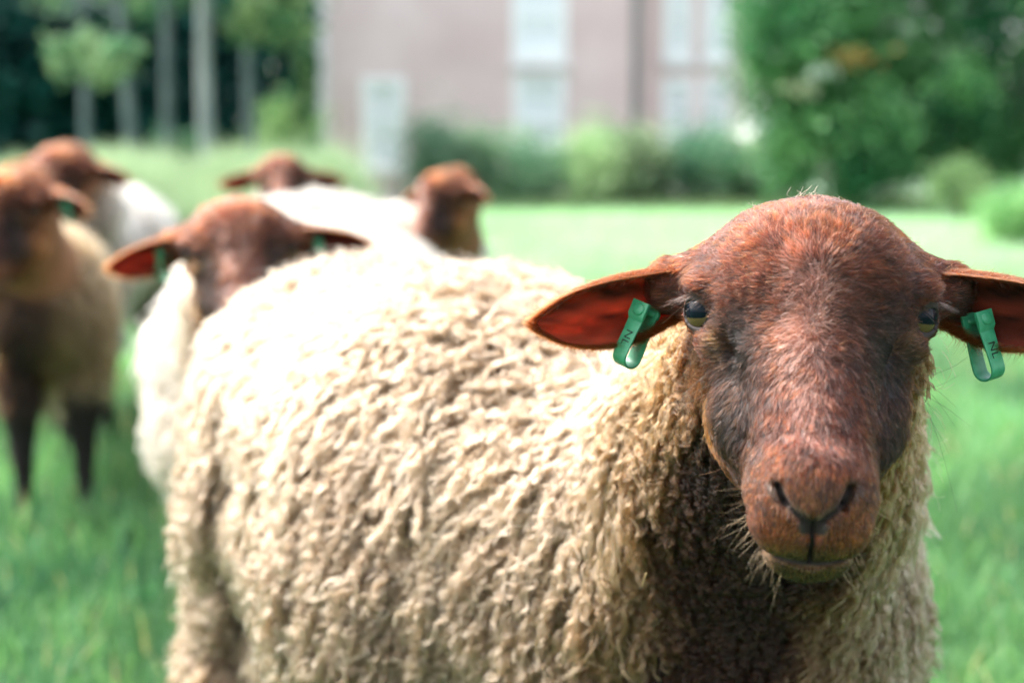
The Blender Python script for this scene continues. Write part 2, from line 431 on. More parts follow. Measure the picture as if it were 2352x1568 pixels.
# dark wood behind
P1, k1 = blob_points((-10.5, 31, 3.6), (8.5, 3.0, 4.8), 60000, 240, .8, hollow=.1)
P1 = P1[P1[:, 0] / P1[:, 1] < at(722, 0, 1)[0] / at(722, 0, 1)[1]]; k1 = rng.integers(0, 240, len(P1))
kk = ((np.floor(P1[:, 0] * 1.1) * 13 + np.floor(P1[:, 2] * 1.1) * 7) % 240).astype(int)
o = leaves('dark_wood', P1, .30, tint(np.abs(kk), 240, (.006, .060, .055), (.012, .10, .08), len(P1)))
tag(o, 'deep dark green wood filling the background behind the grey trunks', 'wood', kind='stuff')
V, F = [], []
for i in range(44):
    x = -22 + i * .27 + .1 * rng.random(); y = 33 + 2 * rng.random()
    if x / y > at(722, 0, 1)[0] / at(722, 0, 1)[1] - .01: continue
    v, f = tube([(x, y, -.1), (x + .1, y, 5), (x, y, 11)], [.16, .13, .09], 6); F.append(f + sum(len(q) for q in V)); V.append(v)
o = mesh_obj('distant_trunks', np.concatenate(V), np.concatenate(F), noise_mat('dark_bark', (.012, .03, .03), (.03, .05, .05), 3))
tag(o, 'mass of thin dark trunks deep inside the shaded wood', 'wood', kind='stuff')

SH = None
def bush(name, label, cat, c, radii, n, clumps, cr, leaf, c1, c2, group=None, extra=None):
    base = np.array([c[0], c[1], 0.0])
    root = empty(name, base); tag(root, label, cat, group)
    if group == SH: radii = (radii[0] * .9, radii[1], radii[2] * .88); c = (c[0], c[1], c[2] - .12); c1 = [c1[0] * 1.2 + .05, c1[1] * 1.15 + .02, c1[2] * 1.2 + .05]; c2 = [c2[0] * 1.1 + .07, c2[1] * 1.1, c2[2] * 1.1 + .07]
    tr = []
    for k in range(6):
        a = rng.random() * 6.28; s = np.linspace(0, 1, 5)[:, None]
        e = np.array([math.cos(a) * radii[0] * .6, math.sin(a) * radii[1] * .6, c[2] + radii[2] * .3])
        tr.append(tube(base + e * s ** np.array([[1.3, 1.3, .9]]), (.03 + .03 * radii[2]) * (1 - .8 * s[:, 0]), 6))
    V, F = join(tr); mesh_obj('trunk' if cat == 'tree' else 'stem', V, F, M_BARK, root, origin=base)
    P, k = blob_points(c, radii, n, clumps, cr)
    C = tint(k, clumps, c1, c2, n)
    m = P[:, 2] > .02; P, C = P[m], C[m]
    if extra is not None: P, C = extra(P, C)
    leaves('crown' if cat == 'tree' else 'foliage', P, leaf, C, root, base)
    return root
def bpx(x0, x1, y0, y1, depth, rd=None):
    """ellipsoid that fills this photo rectangle at this depth"""
    a = at(x0, y1, depth); b = at(x1, y0, depth); c = (a + b) / 2
    return (c[0], c[1], c[2]), ((b[0] - a[0]) / 2, rd or (b[0] - a[0]) / 2, (b[2] - a[2]) / 2)

SH = 'shrubs along the front of the brick house'
# big tree on the right
def flecks(P, C):
    for (px, py, r, col, nn) in ((1950, 130, .30, (.36, .25, .07), 45), (1885, 165, .13, (.7, .78, .7), 26), (1840, 205, .2, (.40, .46, .30), 34)):
        q = at(px, py, 24.2) + rng.normal(size=(nn, 3)) * r * np.array([.9, .3, .35]); P = np.concatenate([P, q]); C = np.concatenate([C, np.tile(col, (nn, 1))])
    return P, C
c, r = bpx(1800, 2750, -420, 440, 27, 3.0)
root = bush('tree', 'massive dark green broadleaf tree filling the upper right corner', 'tree', c, r, 60000, 170, .38, .16,
            (.008, .085, .033), (.17, .42, .15), extra=flecks)
c, r = bpx(1700, 1960, -60, 260, 25.5, 1.2)
P, k = blob_points(c, r, 9000, 34, .26)
leaves('crown', P, .15, tint(k, 34, (.02, .13, .045), (.13, .32, .11), len(P)), root, root.location[:])
c, r = bpx(1790, 2100, 230, 440, 25.5, 1.2)
P, k = blob_points(c, r, 8000, 30, .26)
leaves('crown', P, .15, tint(k, 30, (.02, .12, .045), (.15, .36, .13), len(P)), root, root.location[:])

bush('shrub', 'low pale green shrub under the big tree at the right edge', 'shrub', *bpx(2240, 2520, 455, 560, 15, .6), 6000, 40, .09, .06, (.12, .32, .10), (.26, .48, .18))
bush('shrub', 'upright grey green shrub standing against the big dark tree', 'shrub', *bpx(2150, 2260, 395, 480, 22, .5), 2600, 20, .12, .08, (.14, .26, .10), (.26, .38, .16))
SH = 'shrubs along the front of the brick house'
for x0, x1, y0, y1, c1, c2, lab in (
        (925, 1110, 262, 440, (.04, .16, .07), (.16, .34, .14), 'shrub nearest the ground floor window at left, dark green top'),
        (1040, 1330, 300, 450, (.07, .22, .09), (.26, .46, .20), 'broad light green shrub below the middle windows'),
        (1330, 1420, 300, 455, (.20, .40, .14), (.36, .55, .24), 'bright yellow green shrub, palest of the row'),
        (1390, 1530, 290, 460, (.05, .15, .05), (.14, .28, .09), 'dark olive shrub under the dark drainpipe'),
        (1540, 1700, 318, 410, (.025, .16, .06), (.12, .34, .12), 'deep green shrub below the paired windows'),
        (1690, 1830, 320, 470, (.09, .24, .09), (.24, .42, .18), 'light green shrub between the house and the big tree')):
    bush('shrub', lab, 'shrub', *bpx(x0, x1, y0, y1, 29.5, .9), 3600, 30, .24, .14, c1, c2, SH)
bush('shrub', 'loose yellow green bush hugging the left corner of the house', 'shrub', *bpx(600, 720, 250, 400, 26, .6), 3000, 26, .2, .12, (.07, .2, .07), (.28, .42, .16))

# ------------------------------------------------------------------ house
def boxm(x0, x1, y0, y1, z0, z1):
    V = np.array([(x, y, z) for x in (x0, x1) for y in (y0, y1) for z in (z0, z1)], float)
    F = np.array([(0, 1, 3, 2), (4, 6, 7, 5), (0, 4, 5, 1), (2, 3, 7, 6), (0, 2, 6, 4), (1, 5, 7, 3)]); return V, F
def HX(px, D): return (px - 1176) / FPX * D
def HZ(py, D): return at(1176, py, D)[2]
HD = 38.0
house = empty('brick_house', (HX(1100, HD), HD, 0)); hl = house.location[:]
tag(house, 'large pale pink brick house with white sash windows behind the shrubs', 'house')
wins = [(835, 935, 180, 392), (1176, 1300, -60, 152), (1178, 1298, 172, 400), (835, 935, -400, -170)]
wins2 = [(1518, 1582, -60, 150), (1518, 1582, 182, 330), (1608, 1668, -60, 150), (1608, 1668, 182, 330)]
def facade(x0, x1, z1, y, holes, D):
    """wall split round its window openings"""
    xs = sorted({x0, x1, *[HX(h[0], D) for h in holes], *[HX(h[1], D) for h in holes]})
    out = []
    for a, b in zip(xs[:-1], xs[1:]):
        mid = (a + b) / 2
        zz = sorted([(HZ(h[3], D), HZ(h[2], D)) for h in holes if HX(h[0], D) < mid < HX(h[1], D)])
        z = -.1
        for lo, hi in zz:
            if lo > z: out.append(boxm(a, b, y, y + .3, z, lo))
            z = hi
        out.append(boxm(a, b, y, y + .3, z, z1))
    return join(out)
V, F = facade(HX(716, HD), HX(1446, HD), 9.5, HD, wins, HD); mesh_obj('wall', V, F, M_BRICK, house, False, origin=hl)
WD = HD + 1.2
V, F = facade(HX(1462, WD), HX(1712, WD), 9.5, WD, wins2, WD); mesh_obj('wall', V, F, M_BRICK, house, False, origin=hl)
mesh_obj('wall', *boxm(HX(716, HD) + .01, HX(1712, WD) - .01, WD + .32, WD + 9, -.1, 9.4), M_BRICK, house, False, origin=hl)
mesh_obj('wall', *boxm(HX(1436, HD), HX(1462, WD) + .02, HD + .302, WD - .002, -.1, 9.45), M_BRICK, house, False, origin=hl)
mesh_obj('drainpipe', *tube([(HX(1458, HD), HD + .1, -.1), (HX(1458, HD), HD + .1, 9.4)], [.12, .12], 10), mat('grey_pipe', (.22, .22, .22), .5), house, origin=hl)
mesh_obj('quoin', *boxm(HX(716, HD) - .01, HX(760, HD), HD - .04, HD - .003, -.1, 9.4), M_STONE, house, False, origin=hl)
V = np.array([(HX(700, HD), HD - .5, 9.5), (HX(1730, HD), HD - .5, 9.5), (HX(1730, HD), HD + 11, 9.5), (HX(700, HD), HD + 11, 9.5),
              (HX(800, HD), HD + 5, 12.5), (HX(1640, HD), HD + 5, 12.5)])
mesh_obj('roof', V, [np.array([(0, 3, 2, 1), (0, 1, 5, 4), (2, 3, 4, 5)]), np.array([(1, 2, 5), (3, 0, 4)])], M_ROOF, house, False, origin=hl)
def window(h, D, y):
    x0, x1, z1, z0 = HX(h[0], D), HX(h[1], D), HZ(h[2], D), HZ(h[3], D)
    f = .22; fr = []
    for a in ((x0, x0 + f, z0, z1), (x1 - f, x1, z0, z1), (x0 + f, x1 - f, z1 - f, z1), (x0 + f, x1 - f, z0, z0 + .35)):
        fr.append(boxm(a[0], a[1], y - .05, y + .2, a[2], a[3]))
    W = mesh_obj('window', *join(fr), M_WHITE, house, False, origin=hl)
    bars = []; ix0, ix1, iz0, iz1 = x0 + f, x1 - f, z0 + .35, z1 - f
    nx, nz = 2, 4
    bars += [boxm(ix0, ix1, y + .04, y + .1, (iz0 + iz1) / 2 - .06, (iz0 + iz1) / 2 + .06)]
    bars.append(boxm((ix0 + ix1) / 2 - .02, (ix0 + ix1) / 2 + .02, y + .05, y + .09, iz0, (iz0 + iz1) / 2 - .06))
    bars.append(boxm((ix0 + ix1) / 2 - .02, (ix0 + ix1) / 2 + .02, y + .05, y + .09, (iz0 + iz1) / 2 + .06, iz1))
    mesh_obj('glazing_bars', *join(bars), M_WHITE, W, False)
    for i in range(nx):
        for j in range(nz):
            a = ix0 + (ix1 - ix0) * i / nx; b = ix0 + (ix1 - ix0) * (i + 1) / nx
            c_ = iz0 + (iz1 - iz0) * j / nz; d_ = iz0 + (iz1 - iz0) * (j + 1) / nz
            mesh_obj('pane', *boxm(a + .012, b - .012, y + .11, y + .12, c_ + .012, d_ - .012), M_GLASS, W, False)
    mesh_obj('sill', *boxm(x0 - .08, x1 + .08, y - .16, y - .052, z0 - .12, z0 + .02), M_STONE, W, False)
    for ch in W.children: ch.location = (-hl[0], -hl[1], -hl[2])
for h in wins: window(h, HD, HD)
for h in wins2: window(h, WD, WD)
# white garden shed beside the house
sx0, sx1 = HX(1722, 33), HX(1800, 33)
shed = empty('garden_shed', ((sx0 + sx1) / 2, 33, 0)); tag(shed, 'small white garden shed glimpsed between the house and the big tree', 'shed')
so = shed.location[:]
mesh_obj('wall', *boxm(sx0, sx1, 33, 35, 0, HZ(262, 33)), M_WHITE, shed, False, origin=so)
z = HZ(262, 33)
V = np.array([(sx0 - .08, 32.9, z + .003), (sx1 + .08, 32.9, z + .003), (sx1 + .08, 35.1, z + .003), (sx0 - .08, 35.1, z + .003), ((sx0 + sx1) / 2, 32.9, z + .35), ((sx0 + sx1) / 2, 35.1, z + .35)])
mesh_obj('roof', V, [np.array([(0, 3, 2, 1), (0, 4, 5, 3), (1, 2, 5, 4)]), np.array([(0, 1, 4), (2, 3, 5)])], M_STONE, shed, False, origin=so)
mesh_obj('pane', *boxm(sx0 + .2, sx1 - .2, 32.97, 32.998, z - .9, z - .2), M_GLASS, shed, False, origin=so)

# ------------------------------------------------------------------ sheep head (local frame, mm: x viewer's right, u up, d towards viewer)
EYE = np.array([57.0, 0.0, -3.0]); GAZE = unit(np.array([.70, .02, .71]))
def seg2(X, U, a, b):
    d = np.array(b, float) - a; t = np.clip(((X - a[0]) * d[0] + (U - a[1]) * d[1]) / (d @ d), 0, 1)
    return np.sqrt((X - a[0] - t * d[0]) ** 2 + (U - a[1] - t * d[1]) ** 2)
def head_sdf(X, U, D):
    AX = np.abs(X)
    s = ell(X, U, D, (0, 10, -22), (67, 58, 58))
    s = smin(s, ell(X, U, D, (0, 24, -62), (58, 46, 40)), 12)
    s = smin(s, ell(X, U, D, (0, 14, 8), (54, 46, 37)), 14)
    s = smin(s, cone(X, U, D, (0, 4, 10), (0, -84, 66), 35, 25.5, 1.0), 14)
    s = smin(s, cone(AX, U, D, (15, 0, 12), (9, -80, 66), 24, 19), 8)                 # edges of the flat bridge
    s = smin(s, cone(AX, U, D, (33, -20, -4), (29, -60, 16), 27, 23), 14)             # cheekbones
    s = smin(s, cone(AX, U, D, (29, -60, 16), (15, -92, 48), 23, 19), 12)
    s = smin(s, ell(X, U, D, (0, -62, -20), (58, 48, 46)), 10)                        # jaw
    s = smin(s, cone(X, U, D, (0, -80, -2), (0, -120, 50), 44, 19), 12)
    s = smin(s, ell(X, U, D, (0, -95, 67), (35, 29, 33)), 10)                          # muzzle
    s = smin(s, ell(AX, U, D, (11, -111, 76), (19, 18.5, 19)), 8)                       # upper lips
    s = smin(s, ell(X, U, D, (0, -88, 85), (16.5, 16, 13)), 15)                          # nose
    s = smin(s, ell(X, U, D, (0, -130, 55), (24, 13.5, 22)), 9)                         # chin
    s = smin(s, ell(AX, U, D, (54, 15, -4), (18, 12, 21)), 9)                         # brow
    s = smin(s, ell(AX, U, D, (48, -17, 5), (15, 9, 18)), 8)                          # under the eye
    s = smin(s, cone(AX, U, D, (44, 15, -34), (78, 16, -42), 29, 18), 14)             # ear root
    e = EYE
    r_eye = np.sqrt((AX - e[0]) ** 2 + (U - e[1]) ** 2 + (D - e[2]) ** 2)
    s = smin(s, r_eye - 15.6, 4)
    g = GAZE; h = unit(np.cross([0, 1, 0], g)); v = np.cross(g, h)
    q = [AX - e[0], U - e[1], D - e[2]]
    pg = q[0] * g[0] + q[1] * g[1] + q[2] * g[2]; ph = q[0] * h[0] + q[1] * h[1] + q[2] * h[2]; pv = q[0] * v[0] + q[1] * v[1] + q[2] * v[2]
    cut = np.sqrt((ph / 11.0) ** 2 + ((pv + 1.9 - .12 * ph) / 6.8) ** 2) - 1; cut = cut * 8.0
    s = smax(s, -np.maximum(cut, -(pg - 1.0)), 1.5)
    fr = sstep(35, 60, D)
    # carved features
    nos = seg2(AX, U, (18.5, -86.5), (14.5, -96)); s = s + fr * 7.5 * np.exp(-(nos / 2.1) ** 2)
    nos = seg2(AX, U, (14.5, -96), (3, -106)); s = s + fr * 5 * np.exp(-(nos / 1.4) ** 2)
    s = s + fr * 4.0 * np.exp(-(seg2(AX, U, (0, -106), (2, -111)) / 3.0) ** 2)
    s = s + fr * 4.5 * np.exp(-(seg2(X, U, (0, -106), (0, -129)) / 1.2) ** 2)
    mouth = np.abs(U - (-129.5 + 5.0 * (AX / 26) ** 2 - 1.5 * np.exp(-(AX / 5) ** 2)))
    s = s + sstep(25, 50, D) * sstep(27, 12, AX) * 3.4 * np.exp(-(mouth / 1.7) ** 2)
    # tear groove, wrinkles by the eye and the muzzle fold
    s = s + 2.0 * np.exp(-(seg2(AX, U, (45, -12), (40, -24)) / 2.5) ** 2) * sstep(0, 20, D)
    s = s + 1.8 * np.exp(-(seg2(AX, U, (34, -66), (38, -90)) / 3.0) ** 2) * sstep(10, 30, D)
    s = s - 1.6 * np.exp(-(seg2(AX, U, (8, 30), (2, 55)) / 6.0) ** 2) * sstep(-10, 20, D)
    return s

# the ear: a cupped leaf, thin, open towards the viewer
ES = np.array([(-52, 16, -36), (-74, 12.5, -39), (-96, 5, -38), (-117, 0, -34), (-138, -4, -27), (-160, -9, -18)], float)
EW = np.array([11, 18.5, 24, 24, 18.5, 7], float); EC = np.array([18, 17, 15, 11, 6.5, 1], float)
def catmull(P, t):
    P = np.asarray(P, float); n = len(P); x = np.clip(t, 0, .99999) * (n - 1); i = x.astype(int); f = (x - i)
    g = lambda k: P[np.clip(k, 0, n - 1)]
    if P.ndim == 2: f = f[:, None]
    a, b, c, d = g(i - 1), g(i), g(i + 1), g(i + 2)
    return .5 * ((2 * b) + (-a + c) * f + (2 * a - 5 * b + 4 * c - d) * f ** 2 + (-a + 3 * b - 3 * c + d) * f ** 3)
def ear_mesh(nu=40, nv=22, th=3.0):
    t = np.linspace(0, 1, nu); S = catmull(ES, t); W = catmull(EW, t); Cp = catmull(EC, t)
    W = W * np.sqrt(np.clip(1 - np.clip((t - .80) / .2, 0, 1) ** 2.2, .004, 1))
    ph = np.linspace(-1, 1, nv)
    up = np.array([.10, .98, .12]); fw = np.array([.12, -.10, .98])
    def surf(off):
        out = np.zeros((nu, nv, 3))
        for i in range(nu):
            for j in range(nv):
                p = ph[j]; a = abs(p)
                x = math.sin(p * 1.45) / math.sin(1.45)
                fwd = Cp[i] * (a ** 2.2) * (1.25 if p > 0 else .8) - Cp[i] * .65
                if p > .6: x -= .20 * ((p - .6) / .4) ** 2
                fwd += 1.6 * math.sin(p * 5 + t[i] * 3) * (1 - a) + off
                out[i, j] = S[i] + up * W[i] * x * (1 if p < 0 else .96) + fw * fwd
        return out
    A1 = surf(th / 2); B1 = surf(-th / 2)
    V = np.concatenate([A1.reshape(-1, 3), B1.reshape(-1, 3)]); F = []; n = nu * nv
    for i in range(nu - 1):
        for j in range(nv - 1):
            a = i * nv + j
            F.append((a, a + nv, a + nv + 1, a + 1)); F.append((n + a, n + a + 1, n + a + nv + 1, n + a + nv))
        for j, fl in ((0, 1), (nv - 1, 0)):
            a = i * nv + j; q = (a, n + a, n + a + nv, a + nv); F.append(q if fl else q[::-1])
    for j in range(nv - 1):
        a = (nu - 1) * nv + j; F.append((a, n + a, n + a + 1, a + 1))
    return V, np.array(F), n

def head_colours(L):
    """coat colour at local points (mm), some cheek shade painted in"""
    x, u, d = L.T; ax = np.abs(x)
    c = np.tile([.20, .066, .026], (len(L), 1))
    def mixc(col, w):
        nonlocal c; w = np.clip(w, 0, 1)[:, None]; c = c * (1 - w) + np.array(col) * w
    mixc((.30, .115, .042), sstep(15, 60, u) * .65)
    mixc((.31, .125, .05), sstep(-60, -95, u) * sstep(20, 60, d) * .9)                                     # muzzle
    mixc((.46, .22, .09), sstep(45, 58, ax) * sstep(-25, -60, u) * .8 + sstep(10, -15, d) * sstep(0, -40, u) * .8)  # jaw
    mixc((.042, .022, .014), np.exp(-((ax - 38) / 14) ** 2 - ((u + 20) / 27) ** 2) * .97)                    # dark patches inside the eyes
    mixc((.050, .030, .014), np.exp(-((ax - 44) / 15) ** 2 - ((u + 62) / 32) ** 2) * sstep(-8, 10, d) * .95)  # dark cheeks: umber coat deepened with painted shade
    mixc((.22, .11, .09), np.exp(-(ax / 22) ** 2 - ((u - 2) / 26) ** 2) * sstep(10, 30, d) * .5)         # grizzled centre
    mixc((.16, .10, .06), np.exp(-(ax / 13) ** 2 - ((u + 90) / 10) ** 2) * .55)                           # nose pad
    vl = np.minimum(seg2(ax, u, (20, -88), (16.5, -95)), seg2(ax, u, (16, -96), (0, -107)))
    mixc((.30, .25, .26), np.exp(-((vl - 2.6) / 1.5) ** 2) * (u > -107 + .8 * ax - 2) * sstep(45, 60, d) * .8)
    mixc((.06, .05, .045), np.exp(-(vl / 3.2) ** 2) * (u < -107 + .8 * ax + 2) * sstep(45, 60, d) * .7)
    mixc((.20, .15, .08), sstep(-114, -124, u) * .6)                                                    # grass-stained lips
    mixc((.20, .115, .06), sstep(-126, -134, u) * .8)
    mixc((.30, .22, .12), np.exp(-((ax - 50) / 6) ** 2 - ((u + 16) / 9) ** 2) * .6)
    return c * np.array([.68, .67, .56])
def bare(L):
    """1 where the skin is naked: nostrils, lip line, eye rims"""
    x, u, d = L.T; ax = np.abs(x); f = (d > 45)
    b = np.minimum(seg2(ax, u, (18.3, -88), (14.5, -96)) + .1, seg2(ax, u, (14.5, -96), (3, -106)) + .5)
    b = np.minimum(b, seg2(ax, u, (0, -108), (3, -108)) - 2.6)
    b = np.minimum(b, seg2(ax, u, (0, -106), (0, -128)) + .6)
    mo = np.abs(u - (-129.5 + 5.0 * (ax / 26) ** 2)) + np.where(ax > 19, 5, 0) + .3
    b = np.minimum(b, mo)
    k = np.where(f, sstep(2.6, 1.3, b), 0)
    v = np.stack([ax, u, d], 1) - EYE; pg = v @ GAZE; rr = np.linalg.norm(v - pg[:, None] * GAZE, axis=1)
    return np.maximum(k, np.where((pg > 0) & (rr < 11.8) & (np.linalg.norm(v, axis=1) < 18.5), 1, 0))

def make_head(step):
    xs = np.arange(-96, 97, step); us = np.arange(-152, 84, step); ds = np.arange(-112, 118, step)
    X, U, D_ = np.meshgrid(xs, us, ds, indexing='ij')
    f = head_sdf(X.astype(np.float32), U.astype(np.float32), D_.astype(np.float32))
    V, Q = surface_nets(f, xs.astype(float), us.astype(float), ds.astype(float))
    # frame (x,u,d) is right handed, so windings hold
    V = relax(V, Q, 1, .4)
    N = vnormals(V, Q)
    V = V + N * (vnoise(V, 9, 1) * .5 + vnoise(V, 24, 2) * .8)[:, None]
    c = head_colours(V) * .75; b = bare(V)[:, None]
    c = c * (1 - b) + np.array([.034, .026, .024]) * b
    return V, Q, vnormals(V, Q), c
head_fine = make_head(1.6)
head_rough = make_head(3.6)
EARV, EARQ, EARN = ear_mesh()

def frame(O, face_dir, roll=0.0, pitch=0.0, yaw=0.0):
    """columns x(right as seen from the front), u, d (points out of the face)"""
    d = unit(np.asarray(face_dir, float)); x = unit(np.cross([0, 0, 1.0], d)); u = np.cross(d, x)
    Rm = np.stack([x, u, d], 1)
    cr, sr = math.cos(roll), math.sin(roll); cp, sp = math.cos(pitch), math.sin(pitch); c2, s2 = math.cos(yaw), math.sin(yaw)
    Ry = np.array([[c2, 0, s2], [0, 1, 0], [-s2, 0, c2]]); Rp = np.array([[1, 0, 0], [0, cp, -sp], [0, sp, cp]]); Rr = np.array([[cr, -sr, 0], [sr, cr, 0], [0, 0, 1]])
    return Rm @ Ry @ Rp @ Rr
def face_flow(L):
    x, u, d = L.T
    # short coat radiates from a point high on the bridge
    f = np.stack([x, (u - np.clip(u, -30, 26)) * 1.2 + .12 * u, (d - 46) * .3 - 6], 1)
    low = sstep(0, -50, u)[:, None]
    f = unit(f + rng.normal(size=f.shape) * 3) * (1 - low) + unit(np.stack([x * .5, -30 + 0 * u, 0 * d + 8], 1)) * low
    return unit(f + .42 * np.stack([vnoise(L, 14, 4), vnoise(L, 14, 5), vnoise(L, 14, 6)], 1))
def strands(P, N, T, Ln, curl, k=5, rise=.45):
    """simple bending hairs; T tangent flow, all in one unit system"""
    T = unit(T - (T * N).sum(1, keepdims=True) * N)
    s = np.linspace(0, 1, k)[None, :, None]
    d0 = unit(T + N * rise)
    B = np.cross(N, T)
    cv = (curl * rng.normal(size=len(P)))[:, None, None]
    return P[:, None] + (d0[:, None] * s + T[:, None] * (s ** 2 * .35) - N[:, None] * (s ** 2 * .18) + B[:, None] * (s ** 2) * cv) * Ln[:, None, None]

def head_fur(hd, n, length, rad, hero):
    V, Q, N, _ = hd
    def wt(C, n_):
        back = sstep(-75, -45, C[:, 2]) * .85 + .15
        return back * (1 - bare(C)) * (1 + 1.2 * (C[:, 2] > 20))
    P, Nn = sample(V, Q, N, n, wt)
    m = rng.random(n) > bare(P) * 1.2; P, Nn = P[m], Nn[m]; n = len(P)
    T = face_flow(P)
    ln = length * (.55 + .6 * rng.random(n)) * (1 - .62 * sstep(-62, -92, P[:, 1])) * (1 - .15 * sstep(30, -60, P[:, 1])) * (1 - .15 * sstep(30, 60, P[:, 1]))
    v = np.stack([np.abs(P[:, 0]), P[:, 1], P[:, 2]], 1) - EYE; re = np.linalg.norm(v, axis=1)
    ln *= sstep(11, 26, re) * .75 + .25
    ln *= 1 - .45 * sstep(-114, -124, P[:, 1])
    S = strands(P, Nn, T, ln, .25, 5, .42)
    cell = 2.3 if hero else 7.0
    key = np.floor((P + 1.2 * np.stack([vnoise(P, 4, 81), vnoise(P, 4, 82), vnoise(P, 4, 83)], 1)) / cell).astype(np.int64)
    _, inv = np.unique(key, axis=0, return_inverse=True); inv = inv.ravel(); m_ = inv.max() + 1
    ct = np.stack([np.bincount(inv, P[:, k], m_) for k in range(3)], 1) / np.bincount(inv, minlength=m_)[:, None]
    tl = rng.normal(size=(m_, 3)) * .10 * length * (1 - .7 * sstep(-60, -90, ct[:, 1]))[:, None]
    S = S + (((ct[inv] - P) * .8)[:, None] + tl[inv][:, None] * (np.linspace(0, 1, 5)[None, :, None])) * (np.linspace(0, 1, 5)[None, :, None] ** 1.2)
    C = head_colours(P) * np.exp(rng.normal(size=m_) * .27)[inv][:, None]
    g = fbm(P, 16, 11); g2 = vnoise(P, 3.5, 12)
    C = C * (1 + .4 * g + .4 * g2)[:, None] * (.45 + 1.1 * rng.random((n, 1)))
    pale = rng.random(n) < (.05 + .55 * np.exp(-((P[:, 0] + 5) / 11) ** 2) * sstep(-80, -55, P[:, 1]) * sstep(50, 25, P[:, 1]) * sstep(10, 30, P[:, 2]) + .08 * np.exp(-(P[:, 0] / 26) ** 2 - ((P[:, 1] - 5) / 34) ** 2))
    C[pale] = C[pale] * .5 + np.array([.44, .27, .235])  # pale bridge hairs: grizzled coat plus glossy sheen painted as hair colour
    R = rad * np.linspace(1, .25, 5)[None, :] * (.7 + .6 * rng.random((n, 1)))
    return S, R, np.clip(C, .006, .9)
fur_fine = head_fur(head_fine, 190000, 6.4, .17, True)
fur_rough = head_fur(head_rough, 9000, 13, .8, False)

def ear_fur(n, length, rad):
    """hair on both faces of the ear and a fringe along its rim"""
    fn = np.cross(EARV[EARQ[:, 2]] - EARV[EARQ[:, 0]], EARV[EARQ[:, 3]] - EARV[EARQ[:, 1]])
    Nv = vnormals(EARV, EARQ)
    P, Nn = sample(EARV, EARQ, Nv, n)
    T = np.tile([-.9, -.25, .1], (n, 1)) + .5 * rng.normal(size=(n, 3)) * .5
    S = strands(P, Nn, T, length * (.5 + .8 * rng.random(n)), .3, 5, .35)
    front = (Nn @ np.array([.12, -.1, .98])) > 0
    C = np.where(front[:, None], np.array([.16, .050, .022]), np.array([.33, .14, .06])) * (.5 + rng.random((n, 1)))
    # keep the cup nearly bare
    rel = (P[:, 1] - np.interp(-P[:, 0], -ES[:, 0], ES[:, 1])) / 22
    C = np.where((front & (rel > .2))[:, None], np.array([.24, .09, .038]) * (.5 + rng.random((n, 1))), C)
    keep = ~front | (rel > .3) | (rng.random(n) < .28)
    R = rad * np.linspace(1, .2, 5)[None] * np.ones((n, 1))
    nr = n // 3; nv = 22; nu = 40
    i = rng.random(nr) * (nu - 1); i0 = i.astype(int); f = (i - i0)[:, None]
    ed = np.where(rng.random(nr) < .5, 0, nv - 1)
    a = EARV[i0 * nv + ed] * (1 - f) + EARV[np.minimum(i0 + 1, nu - 1) * nv + ed] * f
    outw = np.where(ed[:, None] == 0, [0, -1.0, .3], [0, 1.0, .3]) + np.array([-.7, 0, 0])
    E = strands(a, unit(outw), np.tile([-1.0, -.1, .2], (nr, 1)) + .4 * rng.normal(size=(nr, 3)), length * (.6 + .8 * rng.random(nr)), .3, 5, .9)
    S = np.concatenate([S[keep], E]); C = np.concatenate([C[keep], np.tile([.27, .12, .05], (nr, 1)) * (.6 + .7 * rng.random((nr, 1)))])
    R = np.concatenate([R[keep], rad * np.linspace(1, .2, 5)[None] * np.ones((nr, 1))])
    return S, R, C
earfur_fine = ear_fur(26000, 6.5, .14); earfur_rough = ear_fur(2400, 7, .8)
mir = np.array([-1.0, 1, 1])
def other_ear(P):
    """mirrored ear, carried a little higher"""
    Q_ = P * mir; Q_[..., 1] += .09 * np.clip(Q_[..., 0] - 60, 0, None); return Q_

def eye_mesh(seg=32, rings=24):
    V = []; F = []
    for i in range(rings + 1):
        th = math.pi * i / rings
        for j in range(seg):
            p = 2 * math.pi * j / seg; V.append((math.sin(th) * math.cos(p), math.sin(th) * math.sin(p), math.cos(th)))
    for i in range(rings):
        for j in range(seg): F.append((i * seg + j, (i + 1) * seg + j, (i + 1) * seg + (j + 1) % seg, i * seg + (j + 1) % seg))
    return np.array(V), np.array(F)
_g = GAZE; _h = unit(np.cross([0, 1, 0], _g)); _v = np.cross(_g, _h)
def eye_data():
    V, F = eye_mesh(96, 72)                       # pole (+z) is the gaze
    r = np.hypot(V[:, 0], V[:, 1]); a = V[:, 0]; b = V[:, 1]; front = V[:, 2] > 0
    iris = front & (r < .80); ang = np.arctan2(b, a)
    st = .5 + .5 * np.sin(ang * 38 + 3 * np.sin(r * 22)) 
    c = np.tile([.012, .010, .009], (len(V), 1))
    ic = np.array([.11, .075, .025]) * (.5 + .6 * st)[:, None] + np.array([.015, .018, .01])
    c[iris] = ic[iris]
    lim = iris & (r > .66); c[lim] = (.03, .03, .022)
    pu = front & (((a / .70) ** 4 + ((b - .22) / .52) ** 4) < 1); c[pu] = (.004, .008, .012)
    bulge = 1 + .07 * np.exp(-(r / .5) ** 2) * front
    L = (V * bulge[:, None]) * 13.5
    P = EYE + L[:, :1] * _h + L[:, 1:2] * _v + L[:, 2:] * _g
    return P, F, c
EYEP, EYEF, EYEC = eye_data()

